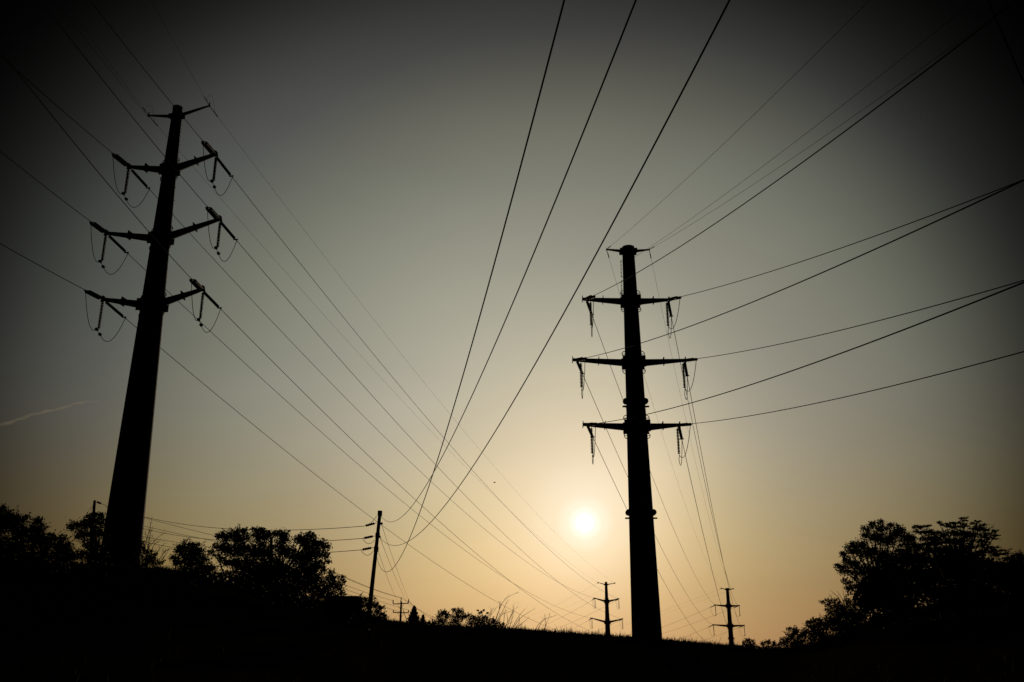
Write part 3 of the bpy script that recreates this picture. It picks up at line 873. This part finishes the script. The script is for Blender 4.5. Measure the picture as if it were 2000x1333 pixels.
tree('broadleaf_tree', 'large round fine leaved tree on the left of the right tree mass', 58, [
    (1720, 1020, 2.5, 4), (1704, 1024, 3, 4), (1739, 1025, 2.5, 4), (1686, 1034, 3, 4), (1722, 1023, 6, 5), (1706, 1026, 9, 6), (1695, 1034, 9, 7), (1722, 1034, 14, 9), (1742, 1028, 6, 5), (1755, 1032, 8, 6), (1750, 1042, 16, 11), (1765, 1040, 7, 6), (1690, 1046, 9, 7), (1708, 1050, 22, 14), (1735, 1055, 26, 16), (1768, 1055, 14, 12),
    (1662, 1063, 4, 3), (1658, 1070, 6, 4), (1644, 1082, 5, 3), (1636, 1106, 6, 4), (1664, 1066, 6, 5), (1672, 1068, 10, 8), (1684, 1064, 10, 8), (1665, 1078, 14, 9), (1690, 1080, 24, 16), (1648, 1085, 7, 5), (1655, 1095, 12, 8), (1637, 1108, 6, 4), (1648, 1110, 12, 6), (1644, 1118, 9, 4), (1668, 1105, 18, 12), (1662, 1120, 16, 5),
    (1648, 1134, 8, 3), (1658, 1139, 11, 4), (1672, 1130, 10, 4), (1670, 1146, 14, 6), (1660, 1152, 8, 4), (1690, 1115, 26, 18), (1725, 1090, 32, 24), (1765, 1085, 26, 24), (1776, 1052, 14, 9), (1785, 1068, 16, 14), (1788, 1095, 18, 18), (1690, 1145, 24, 18), (1730, 1130, 34, 28), (1770, 1125, 34, 28), (1700, 1175, 36, 22), (1750, 1175, 44, 30)],
    leaf=.09, group=GT, base_px=1730, trunk_r=.16, sig=.09, rag=.55, dens=1.15, sprig=1.5)
tree('layered_tree', 'tallest tree at right, its branches in flat layered sprays', 60, [
    (1790, 1030, 7, 3, 0), (1800, 1030, 13, 4), (1812, 1028, 7, 3), (1800, 1038, 18, 6), (1818, 1040, 16, 6), (1834, 1021, 6, 1.8, 0), (1840, 1025, 7, 2), (1850, 1027, 8, 3), (1858, 1023, 10, 3), (1862, 1030, 16, 4),
    (1876, 1013, 6, 1.6, 0), (1884, 1013, 6, 1.6, 0), (1884, 1018, 7, 1.8), (1872, 1022, 12, 2.5), (1880, 1028, 18, 4), (1903, 1023, 9, 2), (1910, 1019, 7, 1.5, 0), (1915, 1027, 14, 3), (1905, 1033, 22, 4), (1922, 1036, 18, 3), (1940, 1038, 13, 1.8, 0), (1936, 1043, 12, 2), (1945, 1047, 7, 1.6, 0), (1938, 1053, 14, 2.2), (1925, 1048, 18, 4),
    (1895, 1044, 34, 7), (1860, 1042, 34, 8), (1825, 1052, 34, 9), (1845, 1060, 40, 9), (1880, 1057, 34, 8), (1915, 1058, 20, 4), (1925, 1064, 16, 3), (1895, 1068, 26, 6), (1850, 1075, 44, 12), (1810, 1072, 26, 14),
    (1935, 1071, 18, 3.5), (1952, 1076, 16, 3), (1965, 1082, 12, 3), (1945, 1084, 22, 4), (1925, 1078, 22, 5), (1905, 1085, 26, 6), (1965, 1092, 16, 4), (1870, 1092, 40, 10), (1825, 1095, 44, 14), (1910, 1100, 40, 9), (1950, 1105, 34, 10), (1860, 1120, 70, 22), (1930, 1130, 60, 22), (1880, 1160, 80, 30), (1810, 1140, 50, 30)],
    leaf=.12, m=M_NEEDLE, horiz=.75, group=GT, base_px=1870, trunk_r=.2, sig=.11, flat=.7, rag=.15, dens=1.6, sprig=1.1)
tree('broadleaf_tree', 'dark bushy tree cut by the right edge of the picture', 56, [(1983, 1087, 6, 4), (1993, 1087, 7, 5), (1990, 1096, 14, 8), (1975, 1098, 9, 6), (2008, 1092, 14, 10), (1985, 1112, 26, 12), (2015, 1112, 30, 18), (1970, 1135, 40, 22), (2010, 1150, 50, 30), (2050, 1120, 40, 40)], leaf=.10, group=GT, sig=.1, base_px=1995, dens=1.5, sprig=1.4)
# understorey hedges that close the foot of both masses
tree('understorey_hedge', 'dense dark undergrowth under the right tree mass', 62, [(1702, 1150, 30, 26), (1690, 1178, 34, 26), (1745, 1118, 46, 32), (1800, 1105, 46, 34), (1850, 1100, 50, 30), (1910, 1112, 50, 28), (1965, 1122, 50, 28), (1740, 1165, 60, 34), (1810, 1155, 60, 34), (1900, 1155, 70, 34), (1660, 1215, 40, 22), (1720, 1205, 50, 26), (1780, 1195, 50, 30), (1840, 1185, 50, 30), (1900, 1180, 50, 34), (1960, 1175, 50, 34), (2020, 1175, 50, 40)], cat='undergrowth', leaf=.2, trunk=False, sig=.2, dens=.9)
tree('understorey_hedge', 'dense dark undergrowth under the left tree masses', 66, [(-20, 1160, 50, 30), (40, 1145, 50, 26), (110, 1138, 46, 20), (170, 1135, 46, 18), (400, 1132, 40, 16), (450, 1132, 40, 20), (500, 1152, 46, 18), (560, 1168, 46, 16), (610, 1174, 40, 14)], cat='undergrowth', leaf=.2, trunk=False, sig=.2, dens=.9)


# bare shrubs and dead weeds
def bare(name, label, D, stems, r0=.02, twigs=6, seed=0, cat='shrub', tw=.9, group=None):
    """stems: lists of (px,py) from foot to tip"""
    rnd = random.Random(seed)
    g = at(stems[0][0][0], stems[0][0][1], D); base = np.array([g[0], g[1], float(ground_z(g[0], g[1]))])
    t = thing(name, base, label, cat, group)
    for st in stems:
        mb = MB()
        dj = rnd.uniform(-.5, .5)
        P = [at(x, y, D + dj + i * rnd.uniform(-.12, .12)) for i, (x, y) in enumerate(st)]
        if P[0][2] > base[2] + .05:
            pass
        P = np.array(P)
        # smooth polyline
        for _ in range(2):
            Q = [P[0]]
            for i in range(len(P) - 1):
                Q += [P[i] * .75 + P[i + 1] * .25, P[i] * .25 + P[i + 1] * .75]
            Q.append(P[-1]); P = np.array(Q)
        rr = np.linspace(r0, r0 * .22, len(P))
        mb.tube(P - base, rr, 5)
        L = np.linalg.norm(P[-1] - P[0])

        def twig(p, d, l, r, depth):
            d = d / np.linalg.norm(d); pts = [p]
            for s in range(3):
                d = d + np.array([rnd.gauss(0, .13), rnd.gauss(0, .13), .07 + rnd.gauss(0, .08)]); d /= np.linalg.norm(d)
                pts.append(pts[-1] + d * l / 3)
            mb.tube(np.array(pts) - base, np.linspace(r, r * .35, 4), 4)
            if depth > 0:
                for s in range(rnd.choice((2, 3, 3))):
                    q = pts[rnd.choice((1, 2, 3))]
                    twig(q, d + np.array([rnd.gauss(0, .55), rnd.gauss(0, .4), rnd.gauss(0, .3)]), l * rnd.uniform(.4, .65), r * .6, depth - 1)
        for s in range(twigs):
            k = rnd.randint(len(P) // 4, len(P) - 2)
            d = P[k + 1] - P[k]; d /= np.linalg.norm(d)
            twig(P[k], d + np.array([rnd.gauss(0, .55), rnd.gauss(0, .4), rnd.gauss(.1, .25)]), L * rnd.uniform(.12, .3) * tw, rr[k] * .6, 1 if twigs > 3 else 0)
        mb.build('stem', M_STEM, t)
    return t


bare('bare_shrub', 'leafless branching shrub right of the foot of the tall left pole', 73.5, [
    [(276, 1100), (281, 1068), (289, 1047), (293, 1030), (297, 1013)], [(285, 1100), (290, 1065), (293, 1045), (296, 1035)], [(284, 1098), (288, 1072), (299, 1060), (310, 1048), (320, 1043)],
    [(296, 1095), (297, 1072), (302, 1062), (312, 1058)], [(300, 1100), (305, 1080), (314, 1070), (320, 1063)], [(275, 1080), (274, 1060), (273, 1030), (278, 1012)], [(306, 1100), (316, 1086), (324, 1075), (334, 1072)], [(310, 1105), (321, 1087), (328, 1077)]],
    r0=.034, twigs=8, seed=3, group='bare shrubs')
bare('dead_weed', 'dead weed stems with the longest stem arching right over the crest', 78, [
    [(966, 1215), (975, 1192), (980, 1180), (987, 1170), (996, 1164), (1014, 1157)], [(969, 1215), (977, 1202), (984, 1190), (990, 1175), (993, 1172)], [(972, 1215), (980, 1200), (990, 1197), (1002, 1193)], [(968, 1212), (976, 1190), (977, 1176)]], r0=.028, twigs=4, seed=5, group='dead weeds on the crest')
bare('dead_weed', 'short fan of dead stems beside the tiny sprig', 78.5, [[(955, 1204), (961, 1194), (965, 1187)], [(957, 1205), (964, 1195), (972, 1184)], [(953, 1204), (958, 1195), (962, 1190)], [(958, 1205), (960, 1192), (955, 1184)]], r0=.02, twigs=3, seed=6, group='dead weeds on the crest')
bare('dead_weed', 'upright tangle of dead stems left of the forked weed', 77, [[(985, 1226), (994, 1212), (1001, 1195), (1003, 1183)], [(990, 1226), (997, 1208), (1003, 1192), (1011, 1186)], [(983, 1225), (985, 1205), (987, 1190)], [(995, 1226), (1000, 1208), (1004, 1194)], [(988, 1226), (992, 1212), (990, 1200)]], r0=.024, twigs=5, seed=8, group='dead weeds on the crest')
bare('dead_weed', 'forked dead weed with two long stems leaning right', 76.5, [[(1002, 1224), (1011, 1208), (1018, 1197), (1026, 1190)], [(1004, 1225), (1012, 1212), (1022, 1203), (1033, 1196), (1045, 1189)], [(1010, 1226), (1020, 1217), (1034, 1206)], [(1008, 1227), (1015, 1214), (1014, 1205)]], r0=.026, twigs=3, seed=9, group='dead weeds on the crest')
bare('dead_weed', 'rightmost dead weed on the crest, low and arching', 76, [[(1046, 1229), (1054, 1217), (1064, 1210), (1072, 1206), (1082, 1204)], [(1062, 1232), (1068, 1218), (1074, 1200)], [(1050, 1230), (1058, 1216), (1064, 1208)], [(1064, 1231), (1067, 1214), (1063, 1201)]], r0=.024, twigs=4, seed=10, group='dead weeds on the crest')
bare('bare_shrub', 'bare twigs poking out above the small spraying tree at right', 63, [[(1648, 1186), (1640, 1172), (1630, 1160), (1621, 1153)], [(1650, 1184), (1644, 1168), (1636, 1156)], [(1655, 1182), (1648, 1164), (1646, 1152)], [(1645, 1180), (1638, 1168), (1636, 1164)]], r0=.026, twigs=3, seed=12, group='bare shrubs')

# ------------------------------------------------------------------ shed
sc_ = at(665, 1175, 57.5); gz = float(ground_z(sc_[0], sc_[1]))
xl, xr = at(630, 1165, 57.5), at(697.5, 1165, 57.5)
sh = thing('shed', (sc_[0], sc_[1], gz), 'flat roofed shed corner showing left of the leaning wooden pole', 'shed')
top = xr[2]; wx = (xr[0] - xl[0]) / 2; mx = (xr[0] + xl[0]) / 2 - sc_[0]
mb = MB(); mb.box([mx, 1.3, (top - .12 - gz) / 2 - .3], np.eye(3), (wx - .08, 1.3, (top - .12 - gz) / 2 + .3)); mb.build('wall', M_ROOF, sh)
mb = MB(); mb.box([mx, 1.3, top - gz - .06], np.eye(3), (wx, 1.42, .06)); mb.build('roof', M_ROOF, sh)
mb = MB(); mb.box([mx + .3, -.02, (top - gz) * .42], np.eye(3), (.38, .025, (top - gz) * .40)); mb.build('door', M_WOOD, sh)

# ------------------------------------------------------------------ bird
bp = at(966, 943, 120)
mb = MB()
mb.tube([bp + np.array([-.16, 0, -.01]), bp + np.array([-.08, 0, 0]), bp + np.array([.05, 0, .01]), bp + np.array([.13, 0, .01]), bp + np.array([.18, 0, .0])], [.012, .04, .05, .03, .006], 8)
for s in (-1, 1):
    mb.add([bp + np.array([-.05, s * .03, .02]), bp + np.array([.07, s * .03, .02]), bp + np.array([.0, s * .22, .07]), bp + np.array([-.09, s * .38, .03]), bp + np.array([-.07, s * .2, .04])], [[0, 1, 2, 4], [4, 2, 3]])
tag(mb.build('bird', M_BIRD, None, origin=bp), 'tiny dark bird flying in the open sky left of the sun', 'bird')

# ------------------------------------------------------------------ contrail
mc = bpy.data.materials.new('contrail_ice'); mc.use_nodes = True
t_ = mc.node_tree; t_.nodes.clear()
o_ = t_.nodes.new('ShaderNodeOutputMaterial'); mx_ = t_.nodes.new('ShaderNodeMixShader'); tr_ = t_.nodes.new('ShaderNodeBsdfTransparent')
tl_ = t_.nodes.new('ShaderNodeBsdfTranslucent'); tl_.inputs['Color'].default_value = (.8, .78, .72, 1)
lw = t_.nodes.new('ShaderNodeLayerWeight'); lw.inputs['Blend'].default_value = .5
cc = t_.nodes.new('ShaderNodeTexCoord'); nn = t_.nodes.new('ShaderNodeTexNoise'); nn.inputs['Scale'].default_value = .022; nn.inputs['Detail'].default_value = 5
m1 = t_.nodes.new('ShaderNodeMath'); m1.operation = 'SUBTRACT'; m1.inputs[0].default_value = 1.0
m2 = t_.nodes.new('ShaderNodeMath'); m2.operation = 'POWER'; m2.inputs[1].default_value = 1.6
m3 = t_.nodes.new('ShaderNodeMath'); m3.operation = 'MULTIPLY'
m4 = t_.nodes.new('ShaderNodeMath'); m4.operation = 'MULTIPLY'; m4.inputs[1].default_value = .24
gr = t_.nodes.new('ShaderNodeAttribute'); gr.attribute_name = 'fade'
m5 = t_.nodes.new('ShaderNodeMath'); m5.operation = 'MULTIPLY'
l_ = t_.links.new
l_(lw.outputs['Facing'], m1.inputs[1]); l_(m1.outputs[0], m2.inputs[0]); l_(m2.outputs[0], m3.inputs[0]); l_(cc.outputs['Object'], nn.inputs['Vector'])
l_(nn.outputs['Fac'], m3.inputs[1]); l_(m3.outputs[0], m4.inputs[0]); l_(m4.outputs[0], m5.inputs[0]); l_(gr.outputs['Fac'], m5.inputs[1])
l_(m5.outputs[0], mx_.inputs[0]); l_(tr_.outputs[0], mx_.inputs[1]); l_(tl_.outputs[0], mx_.inputs[2]); l_(mx_.outputs[0], o_.inputs[0])
ctl = [(-60, 852), (0, 831), (30, 822), (60, 811), (90, 804), (120, 798), (150, 788), (170, 785), (195, 784)]
P_ = np.array([at(x, y, 3000) for x, y in ctl])
tt = np.linspace(0, len(P_) - 1, 60); P_ = np.stack([np.interp(tt, np.arange(len(P_)), P_[:, i]) for i in range(3)], 1)
P_[:, 2] += np.sin(np.arange(60) * .9) * 1.2
rad_ = 6.5 + 1.5 * np.sin(np.arange(60) * .7) - np.linspace(0, 3.0, 60)
mb = MB(); mb.tube(P_ - P_[0], np.maximum(rad_, 1.0), 14, cap=False)
ob = mb.build('contrail', mc, None, smooth=True); ob.location = tuple(P_[0])
fa = ob.data.attributes.new('fade', 'FLOAT', 'POINT')
fa.data.foreach_set('value', np.repeat(np.clip(np.linspace(6, 0, 60), 0, 1), 14).astype(np.float32))
tag(ob, 'faint short vapour trail in the sky at the left edge', 'vapour trail')
